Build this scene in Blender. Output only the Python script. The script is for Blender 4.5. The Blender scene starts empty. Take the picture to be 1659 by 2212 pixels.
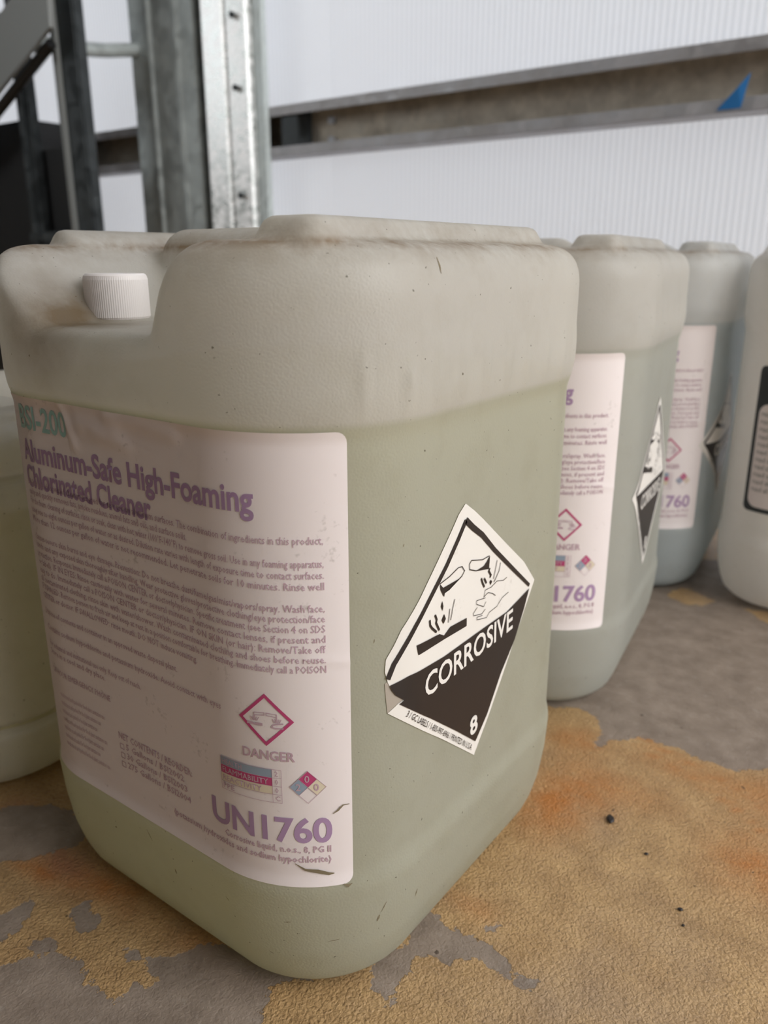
import bpy, bmesh, math, random
import numpy as np
from mathutils import Vector, Matrix
random.seed(7); np.random.seed(7)
C = bpy.context.scene.collection
scene = bpy.context.scene
# ------------------------------------------------------------------ camera
FPX, YAW, PITCH, ROLL = 1751.5, math.radians(-36.485), math.radians(17.368), math.radians(-0.05)
CAM = Vector((0.3177, -0.3512, 0.3642))
Fv = Vector((math.sin(YAW)*math.cos(PITCH), math.cos(YAW)*math.cos(PITCH), -math.sin(PITCH)))
Rv = Vector((math.cos(YAW), -math.sin(YAW), 0)); Uv = Rv.cross(Fv)
Rv, Uv = Rv*math.cos(ROLL)+Uv*math.sin(ROLL), -Rv*math.sin(ROLL)+Uv*math.cos(ROLL)
cd = bpy.data.cameras.new('camera'); cam = bpy.data.objects.new('camera', cd); C.objects.link(cam)
M = Matrix((Rv, Uv, -Fv)).transposed().to_4x4(); M.translation = CAM; cam.matrix_world = M
cd.sensor_fit = 'VERTICAL'; cd.sensor_height = 36.0; cd.lens = FPX*36.0/2212
cd.clip_start = 0.02; cd.clip_end = 100
cd.dof.use_dof = True; cd.dof.focus_distance = 0.375; cd.dof.aperture_fstop = 9.5
scene.camera = cam
# ------------------------------------------------------------------ light and exposure
vs = scene.view_settings
vs.view_transform = 'Standard'; vs.look = 'None'; vs.gamma = 1; vs.use_curve_mapping = False
vs.exposure = 0.34
scene.cycles.max_bounces = 7; scene.cycles.transmission_bounces = 5; scene.cycles.diffuse_bounces = 3; scene.cycles.transparent_max_bounces = 6
w = bpy.data.worlds.new('overcast_sky'); scene.world = w; w.use_nodes = True
nt = w.node_tree; bg = nt.nodes['Background']
bg.inputs['Color'].default_value = (0.96, 0.98, 1.0, 1); bg.inputs['Strength'].default_value = 2.5

def area(name, loc, target, sx, sy, power, col=(1, 1, 1)):
    l = bpy.data.lights.new(name, 'AREA'); l.shape = 'RECTANGLE'; l.size = sx; l.size_y = sy; l.energy = power; l.color = col
    o = bpy.data.objects.new(name, l); C.objects.link(o); o.location = loc
    o.rotation_euler = (Vector(target)-Vector(loc)).to_track_quat('-Z', 'Y').to_euler(); return o
# daylight through the open roll-up door to the right of the camera
area('door_daylight', (2.3, 0.25, 1.55), (0.1, 0.2, 0.2), 2.3, 2.2, 44, (1.0, 0.985, 0.96))
# fill lamp added behind the camera to brighten the dark steel column
area('column_fill', (-2.7, -2.3, 1.7), (-1.3, 1.0, 0.7), 1.6, 1.4, 20, (0.95, 0.98, 1.0))
# ------------------------------------------------------------------ materials
def newmat(name):
    m = bpy.data.materials.new(name); m.use_nodes = True; n = m.node_tree.nodes
    return m, n, m.node_tree.links, n['Principled BSDF']
def S(r, g, b):   # sRGB 0-255 to linear
    f = lambda c: (c/255/12.92) if c/255 <= 0.04045 else ((c/255+0.055)/1.055)**2.4
    return (f(r), f(g), f(b), 1)
def plain(name, col, rough=0.6, metal=0.0, spec=0.5):
    m, n, l, b = newmat(name)
    b.inputs['Base Color'].default_value = col; b.inputs['Roughness'].default_value = rough
    b.inputs['Metallic'].default_value = metal; b.inputs['Specular IOR Level'].default_value = spec
    return m
def noise(n, l, scale, detail=4, vec=None, rough=0.55, dist=0.0):
    t = n.new('ShaderNodeTexNoise'); t.inputs['Scale'].default_value = scale; t.inputs['Detail'].default_value = detail
    t.inputs['Roughness'].default_value = rough; t.inputs['Distortion'].default_value = dist
    if vec is not None: l.new(vec, t.inputs['Vector'])
    return t.outputs['Fac']
def ramp(n, l, fac, stops):
    r = n.new('ShaderNodeValToRGB'); l.new(fac, r.inputs['Fac'])
    e = r.color_ramp.elements
    while len(e) < len(stops): e.new(0.5)
    for k, (p, c) in enumerate(stops): e[k].position = p; e[k].color = c if len(c) == 4 else (*c, 1)
    return r.outputs['Color']
def mixc(n, l, fac, a, b, mode='MIX'):
    x = n.new('ShaderNodeMix'); x.data_type = 'RGBA'; x.blend_type = mode
    for sock, v in ((0, fac), (6, a), (7, b)):
        if hasattr(v, 'links'): l.new(v, x.inputs[sock])
        else: x.inputs[sock].default_value = v
    return x.outputs[2]
def mth(n, l, op, a, b=0.0, clamp=False):
    x = n.new('ShaderNodeMath'); x.operation = op; x.use_clamp = clamp
    for k, v in enumerate((a, b)):
        if hasattr(v, 'links'): l.new(v, x.inputs[k])
        else: x.inputs[k].default_value = v
    return x.outputs[0]
def bump(n, l, h, strength, dist, bsdf, normal=None):
    b = n.new('ShaderNodeBump'); b.inputs['Strength'].default_value = strength; b.inputs['Distance'].default_value = dist
    l.new(h, b.inputs['Height'])
    if normal is not None: l.new(normal, b.inputs['Normal'])
    if bsdf is not None: l.new(b.outputs[0], bsdf.inputs['Normal'])
    return b.outputs[0]
def BW(v): return (v, v, v, 1)

def plastic(name, col, dirt=1.0, see=0.12, trans=0.52, fill=None, tint=(.55, .58, .45)):
    """milky blow-moulded plastic: partly see-through, with dust on the shoulders"""
    m, n, l, b = newmat(name); out = n['Material Output']
    tc = n.new('ShaderNodeTexCoord').outputs['Object']
    sep = n.new('ShaderNodeSeparateXYZ'); l.new(tc, sep.inputs[0]); z = sep.outputs['Z']
    f1 = noise(n, l, 26, 4, tc, 0.65); f2 = noise(n, l, 160, 2, tc, 0.7); f3 = noise(n, l, 420, 2, tc, 0.5)
    # dust settles near the seam under the stacking pads (0.364 .. 0.375 m) and on the top
    zz = mth(n, l, 'MULTIPLY', mth(n, l, 'SUBTRACT', z, 0.352), 38, True)
    band = ramp(n, l, zz, [(0.0, BW(0)), (0.35, BW(.12)), (0.58, BW(.35)), (0.70, BW(.95)), (0.80, BW(.35)), (1, BW(.25))])
    d = mth(n, l, 'MULTIPLY', band, mth(n, l, 'MULTIPLY', mth(n, l, 'SUBTRACT', mth(n, l, 'ADD', f1, mth(n, l, 'MULTIPLY', f2, .5)), .52), 2.6*dirt, True))
    c = mixc(n, l, d, col, S(158, 132, 104))
    # faint overall soiling and pinprick dirt
    so = mth(n, l, 'MULTIPLY', mth(n, l, 'SUBTRACT', f1, .5), 0.6*dirt, True)
    c = mixc(n, l, so, c, S(178, 168, 138))
    pk = ramp(n, l, f3, [(0.0, BW(0)), (0.735, BW(0)), (0.76, BW(1)), (1, BW(1))])
    c = mixc(n, l, mth(n, l, 'MULTIPLY', pk, .75*dirt), c, S(96, 88, 66))
    if fill:   # the contents touch the wall up to the fill level and show through it
        lv = ramp(n, l, mth(n, l, 'ADD', mth(n, l, 'MULTIPLY', mth(n, l, 'SUBTRACT', z, fill), 300), .5), [(0, BW(1)), (1, BW(0))])
        c = mixc(n, l, lv, c, (*tint, 1), 'MULTIPLY')
    # brown residue washed round the spout well
    vm = n.new('ShaderNodeVectorMath'); vm.operation = 'DISTANCE'; l.new(tc, vm.inputs[0]); vm.inputs[1].default_value = (-.045, -.115, .338)
    wl = mth(n, l, 'MULTIPLY', mth(n, l, 'SUBTRACT', 1.0, mth(n, l, 'MULTIPLY', vm.outputs['Value'], 24)), mth(n, l, 'MULTIPLY', f1, 2.2*dirt), True)
    c = mixc(n, l, mth(n, l, 'MULTIPLY', wl, .9), c, S(132, 106, 68))
    l.new(c, b.inputs['Base Color']); b.inputs['Roughness'].default_value = 0.34; b.inputs['Specular IOR Level'].default_value = 0.45
    nb = bump(n, l, mth(n, l, 'ADD', noise(n, l, 900, 0, tc), mth(n, l, 'MULTIPLY', noise(n, l, 45, 1, tc), 2.5)), 0.25, 0.0004, b)
    tr = n.new('ShaderNodeBsdfTranslucent'); l.new(c, tr.inputs['Color']); l.new(nb, tr.inputs['Normal'])
    m1 = n.new('ShaderNodeMixShader'); m1.inputs[0].default_value = trans; l.new(b.outputs[0], m1.inputs[1]); l.new(tr.outputs[0], m1.inputs[2])
    tp = n.new('ShaderNodeBsdfTransparent'); tp.inputs['Color'].default_value = (0.96, 0.96, 0.92, 1)
    m2 = n.new('ShaderNodeMixShader'); m2.inputs[0].default_value = see; l.new(m1.outputs[0], m2.inputs[1]); l.new(tp.outputs[0], m2.inputs[2])
    l.new(m2.outputs[0], out.inputs['Surface']); return m
def liquid(name, col, trans=0.88):
    m, n, l, b = newmat(name); out = n['Material Output']
    b.inputs['Base Color'].default_value = col; b.inputs['Roughness'].default_value = 0.5
    tr = n.new('ShaderNodeBsdfTranslucent'); tr.inputs['Color'].default_value = col
    m1 = n.new('ShaderNodeMixShader'); m1.inputs[0].default_value = trans; l.new(b.outputs[0], m1.inputs[1]); l.new(tr.outputs[0], m1.inputs[2])
    l.new(m1.outputs[0], out.inputs['Surface']); return m
def galvanised(name, base, contrast=0.5, scale=60, rough=0.42, metal=0.85, grime=0.0):
    m, n, l, b = newmat(name)
    tc = n.new('ShaderNodeTexCoord').outputs['Object']
    v = n.new('ShaderNodeTexVoronoi'); v.inputs['Scale'].default_value = scale; l.new(tc, v.inputs['Vector'])
    sp = n.new('ShaderNodeSeparateColor'); l.new(v.outputs['Color'], sp.inputs[0])
    f = mth(n, l, 'ADD', mth(n, l, 'MULTIPLY', sp.outputs[0], .6), mth(n, l, 'MULTIPLY', noise(n, l, 20, 5, tc), .4))
    lo = tuple(c*(1-contrast) for c in base[:3]); hi = tuple(min(1, c*(1+contrast)) for c in base[:3])
    c = ramp(n, l, f, [(.2, lo), (.8, hi)])
    if grime:
        g = ramp(n, l, noise(n, l, 9, 6, tc, .7), [(.42, BW(0)), (.62, BW(grime))])
        c = mixc(n, l, g, c, S(120, 108, 92))
    l.new(c, b.inputs['Base Color']); b.inputs['Metallic'].default_value = metal
    l.new(ramp(n, l, f, [(.2, BW(rough*.75)), (.8, BW(rough*1.3))]), b.inputs['Roughness'])
    bump(n, l, noise(n, l, 70, 3, tc), .3, .0008, b); return m
def paper(name, col, grub=0.5):
    m, n, l, b = newmat(name)
    tc = n.new('ShaderNodeTexCoord').outputs['Object']
    f = noise(n, l, 38, 4, tc, .65); g = noise(n, l, 300, 2, tc, .6)
    sp = ramp(n, l, mth(n, l, 'ADD', mth(n, l, 'MULTIPLY', f, .6), mth(n, l, 'MULTIPLY', g, .4)), [(.60, BW(0)), (.70, BW(grub))])
    l.new(mixc(n, l, sp, col, S(140, 130, 122)), b.inputs['Base Color']); b.inputs['Roughness'].default_value = .5
    b.inputs['Specular IOR Level'].default_value = .35
    bump(n, l, noise(n, l, 60, 4, tc), .15, .0006, b); return m

MAT = dict(
    hdpe=plastic('milky_plastic', S(232, 228, 218)),
    hdpe1=plastic('milky_plastic_yellowish', S(231, 228, 222), fill=.3005, tint=(.835, .86, .775)),
    hdpe2=plastic('milky_plastic_greyish', S(231, 228, 222), .8, fill=.3005, tint=(.855, .885, .86)),
    hdpe3=plastic('milky_plastic_bluish', S(234, 234, 231), .8, fill=.3005, tint=(.84, .89, .91)),
    hdpe_white=plastic('white_plastic', S(244, 242, 238), 0.5, 0.04, 0.35),
    cap=plain('white_cap_plastic', S(238, 232, 230), .45),
    liq1=liquid('yellow_green_cleaner', S(242, 238, 214)),
    liq2=liquid('grey_green_cleaner', S(234, 236, 230)),
    liq3=liquid('blue_grey_cleaner', S(226, 234, 238)),
    label=paper('product_label_paper', S(238, 229, 229)),
    sticker=paper('hazard_sticker_vinyl', S(228, 224, 218), .25),
    black=plain('black_print', S(34, 29, 30), .35),
    charcoal=plain('charcoal_print', S(52, 58, 62), .4),
    torn=plain('grey_adhesive_residue', S(168, 158, 146), .9),
    teal=plain('teal_print', S(160, 202, 198), .5),
    purple=plain('purple_print', S(172, 142, 178), .5),
    mauve=plain('mauve_print', S(196, 166, 180), .5),
    magenta=plain('magenta_print', S(192, 70, 122), .5),
    bluep=plain('blue_print', S(150, 166, 184), .5),
    cream=plain('cream_print', S(226, 214, 190), .5),
    greyp=plain('grey_print', S(140, 140, 138), .5),
    grime=plain('dark_grime', S(128, 116, 92), .9),
    steel=galvanised('galvanised_steel', S(186, 194, 194)[:3], .15, 45, .5, .3),
    spangle=galvanised('spangled_steel', S(225, 230, 228)[:3], .35, 90, .34, .5),
    purlin=galvanised('purlin_steel', S(176, 177, 182)[:3], .12, 40, .5, .25, .3),
    purlin_web=galvanised('dusty_purlin_web', S(206, 196, 180)[:3], .12, 40, .7, .05, .5),
    darksteel=galvanised('dark_steel', S(70, 74, 76)[:3], .3, 40, .5, .7),
    alu=plain('matt_aluminium', S(150, 152, 150), .5, .6),
    blackbin=plain('black_plastic', S(16, 16, 18), .5),
    white_sheet=plain('white_painted_sheet', S(214, 214, 212), .6),
    tape=plain('blue_tape', S(40, 120, 190), .7),
)
def poly_panel():
    m, n, l, b = newmat('translucent_polycarbonate'); out = n['Material Output']
    b.inputs['Base Color'].default_value = (0.74, 0.75, 0.78, 1); b.inputs['Roughness'].default_value = .22
    tr = n.new('ShaderNodeBsdfTranslucent')
    wv = n.new('ShaderNodeTexWave'); wv.inputs['Scale'].default_value = 26.9; wv.bands_direction = 'X'; l.new(n.new('ShaderNodeTexCoord').outputs['Object'], wv.inputs['Vector'])
    l.new(ramp(n, l, wv.outputs['Fac'], [(0, (.68, .70, .73)), (.5, (.80, .82, .85)), (1, (.86, .87, .90))]), tr.inputs['Color'])
    x = n.new('ShaderNodeMixShader'); x.inputs[0].default_value = .55; l.new(b.outputs[0], x.inputs[1]); l.new(tr.outputs[0], x.inputs[2])
    l.new(x.outputs[0], out.inputs['Surface']); return m
MAT['poly'] = poly_panel()
ART= {'outer': [(0.5, 75.3), (8.2, 68.7), (16.7, 60.5), (39.8, 36.8), (59.4, 17.1), (71.8, -0.2), (49.0, -23.9), (35.5, -38.3), (15.8, -57.9), (-1.9, -73.7), (-29.8, -43.8), (-69.3, -3.3), (-62.5, -1.2), (-58.9, -1.1), (-63.8, 4.1), (-65.8, 7.9), (-67.2, 12.6), (-68.0, 18.2), (-66.7, 24.1), (-61.5, 29.0), (-56.2, 34.8), (-41.3, 45.0), (-24.0, 57.8), (-13.3, 66.0), (-5.9, 72.1)], 'torn': [(-67.2, 12.6), (-65.8, 7.9), (-63.8, 4.1), (-58.9, -1.1), (-62.5, -1.2), (-69.3, -3.3), (-69.1, 5.8), (-68.8, 12.3)], 'bl': [(-0.1, 66.8), (-7.5, 60.2), (-18.8, 51.1), (-35.4, 40.2), (-46.9, 32.6), (-55.9, 25.7), (-62.7, 20.1), (-67.0, 14.1)], 'br': [(-0.1, 66.8), (6.1, 60.4), (14.7, 52.7), (26.5, 39.1), (46.1, 18.8), (64.7, -0.2)], 'low': [(-66.5, 10.5), (-54.5, 9.9), (-25.5, 4.1), (13.7, -0.6), (38.0, -3.8), (64.5, -2.2), (58.2, -11.5), (46.2, -26.1), (29.4, -39.0), (13.0, -56.0), (-0.3, -65.3), (-18.0, -46.3), (-39.7, -23.8), (-62.1, -1.7), (-58.9, -1.1), (-63.8, 4.1), (-65.8, 7.9)], 'bar': [(-47.3, 22.6), (-28.6, 18.6), (-24.5, 15.5), (-18.7, 17.3), (-3.5, 14.3), (-4.1, 9.8), (-24.7, 13.5), (-46.5, 16.9)], 't1': [(-25.7, 44.4), (-17.2, 44.3), (-9.0, 45.3), (-5.6, 44.3), (-3.5, 41.0), (-6.2, 39.3), (-18.0, 37.9), (-22.0, 37.9)], 't1f': [(-25.7, 44.4), (-23.1, 41.1), (-15.7, 40.1), (-7.3, 39.0), (-18.1, 37.4), (-22.0, 37.9), (-22.8, 36.0), (-25.2, 40.8)], 't2': [(20.9, 38.3), (13.9, 39.2), (3.4, 43.6), (1.2, 42.4), (1.3, 39.4), (7.0, 36.1), (18.0, 32.1), (20.0, 31.4)], 't2f': [(21.4, 38.2), (20.0, 31.4), (8.5, 35.9), (14.9, 35.1), (18.1, 36.2)], 'd1': [(-24.5, 34.7), (-23.9, 31.6), (-24.7, 29.2), (-25.8, 32.3)], 'd2': [(-23.5, 27.0), (-22.4, 23.8), (-24.6, 22.1), (-25.8, 24.8)], 'q1': [(-13.5, 30.2), (-15.4, 26.9), (-16.9, 23.6), (-18.2, 20.8)], 'q2': [(-18.4, 27.3), (-19.4, 23.4), (-20.3, 20.5)], 'k1': [(-31.1, 30.5), (-30.0, 27.3), (-30.7, 25.9), (-28.4, 20.6)], 'k2': [(-35.7, 30.1), (-35.6, 27.1), (-34.3, 24.9), (-30.8, 20.9)], 'k3': [(21.0, 31.2), (19.8, 29.9), (21.9, 26.6), (20.7, 25.7)], 'd3': [(21.5, 24.1), (22.8, 22.4), (21.1, 21.1), (20.4, 23.2)], 'q3': [(28.7, 32.2), (27.1, 28.4), (24.4, 23.2)], 'q4': [(32.3, 29.2), (30.8, 25.4), (26.9, 22.4), (24.7, 21.2)], 'k4': [(12.1, 29.4), (13.2, 26.2), (14.8, 23.0)], 'k5': [(15.0, 28.0), (17.0, 24.2)], 'h1': [(38.8, 17.3), (34.8, 17.3), (28.1, 20.2), (21.9, 19.5), (15.6, 20.8), (14.1, 17.5), (18.2, 18.0), (22.9, 15.3), (26.0, 12.4)], 'h2': [(15.5, 16.3), (6.7, 19.0), (6.5, 17.0), (13.4, 12.1), (16.1, 13.7)], 'h3': [(7.2, 14.9), (3.0, 13.4), (3.3, 11.9), (11.4, 8.8), (15.1, 9.8)], 'h4': [(40.0, 7.5), (33.0, 7.5), (27.1, 5.2), (19.1, 5.8), (15.9, 4.2), (6.3, 7.9), (6.5, 9.4), (11.8, 7.7)], 'TEXT': [(-44.3, -5.1), (42.0, -19.5), (-43.1, 4.4), (38.2, -6.3), (-4.9, -58.2), (5.3, -61.0), (-4.2, -48.7), (-64.3, -3.4), (-2.6, -67.0)]}
PEEL= {'A': [(0.063, 0.219), (0.087, 0.232), (0.107, 0.233), (0.119, 0.212), (0.121, 0.181), (0.13, 0.204), (0.146, 0.223), (0.168, 0.224), (0.196, 0.222), (0.223, 0.223), (0.249, 0.25), (0.292, 0.412), (0.214, 0.688), (0.133, 0.726), (0.084, 0.669), (0.01, 0.635), (0.062, 0.352), (0.057, 0.259)], 'B': [(0.11, -0.025), (0.131, -0.031), (0.146, -0.028), (0.163, -0.032), (0.187, -0.036), (0.183, -0.043), (0.168, -0.042), (0.156, -0.04), (0.137, -0.052), (0.118, -0.055), (0.107, -0.045)], 'C': [(0.102, -0.073), (0.118, -0.051), (0.123, -0.057), (0.125, -0.07), (0.131, -0.094), (0.125, -0.088), (0.116, -0.091)], 'D': [(-0.052, -0.198), (-0.046, -0.186), (-0.042, -0.178), (-0.031, -0.171), (-0.012, -0.172), (-0.007, -0.177), (0.006, -0.171), (0.015, -0.177), (0.017, -0.173), (0.014, -0.162), (0.024, -0.158), (0.023, -0.153), (0.01, -0.152), (0.008, -0.148), (0.01, -0.14), (0.02, -0.133), (0.026, -0.121), (0.061, -0.103), (0.091, -0.099), (0.068, -0.124), (0.094, -0.147), (-0.045, -0.249), (-0.064, -0.217)], 'E': [(-0.06, -0.15), (-0.062, -0.146), (-0.058, -0.141), (-0.048, -0.146), (-0.04, -0.145), (-0.033, -0.154), (-0.037, -0.16), (-0.051, -0.157)], 'F': [(-0.052, -0.18), (-0.056, -0.173), (-0.048, -0.168), (-0.039, -0.171), (-0.04, -0.177), (-0.045, -0.183)], 'G': [(-0.093, -0.192), (-0.088, -0.176), (-0.084, -0.164), (-0.081, -0.155), (-0.072, -0.171), (-0.071, -0.182), (-0.068, -0.19), (-0.07, -0.199)], 'H': [(-0.199, -0.15), (-0.172, -0.118), (-0.151, -0.103), (-0.127, -0.097), (-0.103, -0.111), (-0.107, -0.124), (-0.118, -0.143), (-0.146, -0.176)], 'I': [(-0.007, -0.151), (-0.003, -0.146), (0.003, -0.15), (-0.002, -0.155)], 'J': [(0.141, -0.013), (0.146, -0.012), (0.15, -0.019), (0.146, -0.02)], 'K': [(0.213, -0.037), (0.219, -0.033), (0.221, -0.044), (0.217, -0.045)], 'L': [(0.062, -0.128), (0.064, -0.119), (0.075, -0.125), (0.082, -0.141), (0.072, -0.141)]}
TAN= {'a': [(0.07, 0.522), (0.077, 0.56), (0.119, 0.537), (0.113, 0.516), (0.095, 0.508)], 'b': [(0.148, 0.539), (0.173, 0.542), (0.199, 0.505), (0.171, 0.512)], 'c': [(0.076, 0.21), (0.098, 0.236), (0.111, 0.223), (0.11, 0.189), (0.097, 0.164)]}
# ------------------------------------------------------------------ helpers
def mesh_obj(name, verts, faces, m, parent=None, smooth=False):
    me = bpy.data.meshes.new(name); me.from_pydata([tuple(map(float, v)) for v in verts], [], [tuple(int(i) for i in f) for f in faces])
    if smooth: me.polygons.foreach_set('use_smooth', [True]*len(me.polygons))
    me.materials.append(m); o = bpy.data.objects.new(name, me); C.objects.link(o)
    if parent: o.parent = parent
    return o
def tag(o, label=None, cat=None, group=None, kind=None):
    if label: o['label'] = label
    if cat: o['category'] = cat
    if group: o['group'] = group
    if kind: o['kind'] = kind
    return o
def empty(name, loc=(0, 0, 0), rz=0):
    o = bpy.data.objects.new(name, None); C.objects.link(o); o.location = loc; o.rotation_euler = (0, 0, rz); o.empty_display_size = .05; return o
def copy_tree(o, parent=None):
    c = o.copy(); C.objects.link(c); c.parent = parent
    for ch in list(o.children): copy_tree(ch, c)
    return c
class MB:
    def __init__(s): s.v = []; s.f = []
    def box(s, x0, x1, y0, y1, z0, z1, bev=0):
        bm = bmesh.new(); bmesh.ops.create_cube(bm, size=1)
        for v in bm.verts: v.co = ((x0+x1)/2+v.co.x*(x1-x0), (y0+y1)/2+v.co.y*(y1-y0), (z0+z1)/2+v.co.z*(z1-z0))
        if bev: bmesh.ops.bevel(bm, geom=bm.edges[:], offset=bev, segments=2, affect='EDGES')
        s.bm(bm)
    def bm(s, bm):
        k = len(s.v); bm.verts.index_update(); s.v += [v.co.copy() for v in bm.verts]
        s.f += [[v.index+k for v in f.verts] for f in bm.faces]; bm.free()
    def extrude(s, prof, axis, a, b):
        """closed 2-D profile swept from a to b along an axis"""
        k = len(s.v); n = len(prof)
        for t in (a, b):
            for (p, q) in prof: s.v.append(Vector((t, p, q)) if axis == 'x' else Vector((p, q, t)) if axis == 'z' else Vector((p, t, q)))
        for i in range(n): s.f.append([k+i, k+(i+1) % n, k+n+(i+1) % n, k+n+i])
        s.f.append(list(range(k, k+n))[::-1]); s.f.append(list(range(k+n, k+2*n)))
    def tube(s, pts, r, n=12):
        k = len(s.v); pts = [Vector(p) for p in pts]
        for i, p in enumerate(pts):
            t = (pts[min(i+1, len(pts)-1)]-pts[max(i-1, 0)]).normalized(); a = t.orthogonal().normalized() if i == 0 else (a-t*a.dot(t)).normalized(); b = t.cross(a)
            for j in range(n): s.v.append(p+(a*math.cos(2*math.pi*j/n)+b*math.sin(2*math.pi*j/n))*r)
        for i in range(len(pts)-1):
            for j in range(n): s.f.append([k+i*n+j, k+i*n+(j+1) % n, k+(i+1)*n+(j+1) % n, k+(i+1)*n+j])
        s.f.append([k+j for j in range(n)][::-1]); s.f.append([k+(len(pts)-1)*n+j for j in range(n)])
    def build(s, name, m, parent=None, smooth=False): return mesh_obj(name, s.v, s.f, m, parent, smooth)

# ------------------------------------------------------------------ the jerrycan as a signed distance field
A, B, R, H = .1312, .1357, .0707, .3715
ZK = np.array([-.02, 0, .006, .012, .022, .035, .055, .075, .085, .285, .294, .302, .31, .45])
IK = np.array([.040, .030, .0185, .0125, .0085, .0050, .0022, .0010, .0030, .0030, .0030, .0008, .0, .0])
ZF = np.linspace(-.02, .45, 941); IF = np.interp(ZF, ZK, IK)
_k = np.exp(-np.linspace(-2, 2, 13)**2); _k /= _k.sum(); IF = np.convolve(np.pad(IF, 6, 'edge'), _k, 'valid')
def rbox(x, y, a, b, r):
    qx = np.abs(x)-a+r; qy = np.abs(y)-b+r
    return np.hypot(np.maximum(qx, 0), np.maximum(qy, 0))+np.minimum(np.maximum(qx, qy), 0)-r
def smax(a, b, k):
    h = np.maximum(k-np.abs(a-b), 0)/k; return np.maximum(a, b)+h*h*k*.25
def smin(a, b, k): return -smax(-a, -b, k)
def box3(x, y, z, c, h, r):
    qx, qy, qz = np.abs(x-c[0])-h[0]+r, np.abs(y-c[1])-h[1]+r, np.abs(z-c[2])-h[2]+r
    return np.sqrt(np.maximum(qx, 0)**2+np.maximum(qy, 0)**2+np.maximum(qz, 0)**2)+np.minimum(np.maximum(np.maximum(qx, qy), qz), 0)-r
def sdf(x, y, z, grooves=()):
    ins = np.interp(z, ZF, IF)
    for g in grooves: ins = ins+.007*np.exp(-((z-g)/.0045)**2)
    # short vertical flutes where the shoulder meets the side panel
    fl = np.exp(-((z-.317)/.013)**2)*np.clip((x-A+.02)/.01, 0, 1)*np.clip((.12-np.abs(y-.01))/.02, 0, 1)
    ins = ins-.0040*fl*np.clip(np.cos(2*np.pi*(y+.1)/.0205)-.60, 0, 1)
    d = rbox(x, y, A, B, R)+ins
    d = smax(d, z-H, .022); d = smax(d, -z, .004)
    # raised stacking pads
    d = smin(d, smax((rbox(x-.0890, y+.0115, .0200, .1005, .013)+np.maximum(z-.3705, 0)*.55)*.85, smax(z-.3805, .362-z, .002), .0035), .0018)
    d = smin(d, smax((rbox(x+.102, y-.012, .0185, .094, .012)+np.maximum(z-.3705, 0)*.55)*.85, smax(z-.3795, .362-z, .002), .0035), .0018)
    # open channel with the pouring spout
    right = .035+np.maximum(z-.336, 0)*.40-x
    left = x+.052+np.maximum(z-.338, 0)*1.1
    ch = smax(smax(-right, -left, .02), .3335-z, .008)
    ch = smax(ch, y-.105, .02)
    d = smax(d, -ch, .010)
    # carrying handle across the channel
    hx = box3(x, y, z, (-.0145, -.020, .3540), (.0665, .0175, .0262), .016)
    d = smin(d, hx, .012)
    d = smin(d, np.maximum(np.hypot(x+.052, y+.084)-.0135, np.abs(z-.334)-.006), .006)
    return d
def nets(fn, lo, hi, h):
    xs, ys, zs = (np.arange(lo[i], hi[i]+h, h) for i in range(3))
    X, Y, Z = np.meshgrid(xs, ys, zs, indexing='ij'); F = fn(X, Y, Z); neg = F < 0
    nx, ny, nz = (len(a)-1 for a in (xs, ys, zs))
    acc = np.zeros((nx, ny, nz, 3)); cnt = np.zeros((nx, ny, nz)); G = [X, Y, Z]
    for ax in range(3):
        o = [a for a in range(3) if a != ax]
        for i in (0, 1):
            for j in (0, 1):
                s0 = [slice(0, n) for n in (nx, ny, nz)]; s0[o[0]] = slice(i, i+(nx, ny, nz)[o[0]]); s0[o[1]] = slice(j, j+(nx, ny, nz)[o[1]])
                s1 = list(s0); s1[ax] = slice(1, (nx, ny, nz)[ax]+1); s0, s1 = tuple(s0), tuple(s1)
                cr = neg[s0] != neg[s1]; f0, f1 = F[s0], F[s1]
                t = np.where(cr, f0/np.where(cr, f0-f1, 1), 0)
                for k in range(3): acc[..., k] += np.where(cr, G[k][s0]+t*(G[k][s1]-G[k][s0]), 0)
                cnt += cr
    act = cnt > 0; idx = -np.ones((nx, ny, nz), int); idx[act] = np.arange(act.sum()); V = acc[act]/cnt[act][:, None]
    faces = []
    for ax in range(3):
        o1, o2 = (ax+1) % 3, (ax+2) % 3
        s0 = [slice(1, n) for n in (nx, ny, nz)]; s0[ax] = slice(0, (nx, ny, nz)[ax]); s1 = list(s0); s1[ax] = slice(1, (nx, ny, nz)[ax]+1)
        a, b = neg[tuple(s0)], neg[tuple(s1)]
        I = np.argwhere(a != b); off = np.array([0 if k == ax else 1 for k in range(3)]); I = I+off
        fl = a[tuple((I-off).T)]
        e1 = np.eye(3, dtype=int)[o1]; e2 = np.eye(3, dtype=int)[o2]
        q = np.stack([idx[tuple((I-e1-e2).T)], idx[tuple((I-e2).T)], idx[tuple(I.T)], idx[tuple((I-e1).T)]], 1)
        q[~fl] = q[~fl][:, ::-1]; faces.append(q)
    Q = np.vstack(faces); Q = Q[(Q >= 0).all(1)]
    for _ in range(3):
        e = .0005; f = fn(*V.T); g = np.stack([fn(V[:, 0]+e, V[:, 1], V[:, 2])-fn(V[:, 0]-e, V[:, 1], V[:, 2]), fn(V[:, 0], V[:, 1]+e, V[:, 2])-fn(V[:, 0], V[:, 1]-e, V[:, 2]), fn(V[:, 0], V[:, 1], V[:, 2]+e)-fn(V[:, 0], V[:, 1], V[:, 2]-e)], 1)/(2*e)
        n2 = np.maximum((g*g).sum(1), .3); V = V-np.clip(f/n2, -h*.5, h*.5)[:, None]*g
    return V, Q
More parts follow.
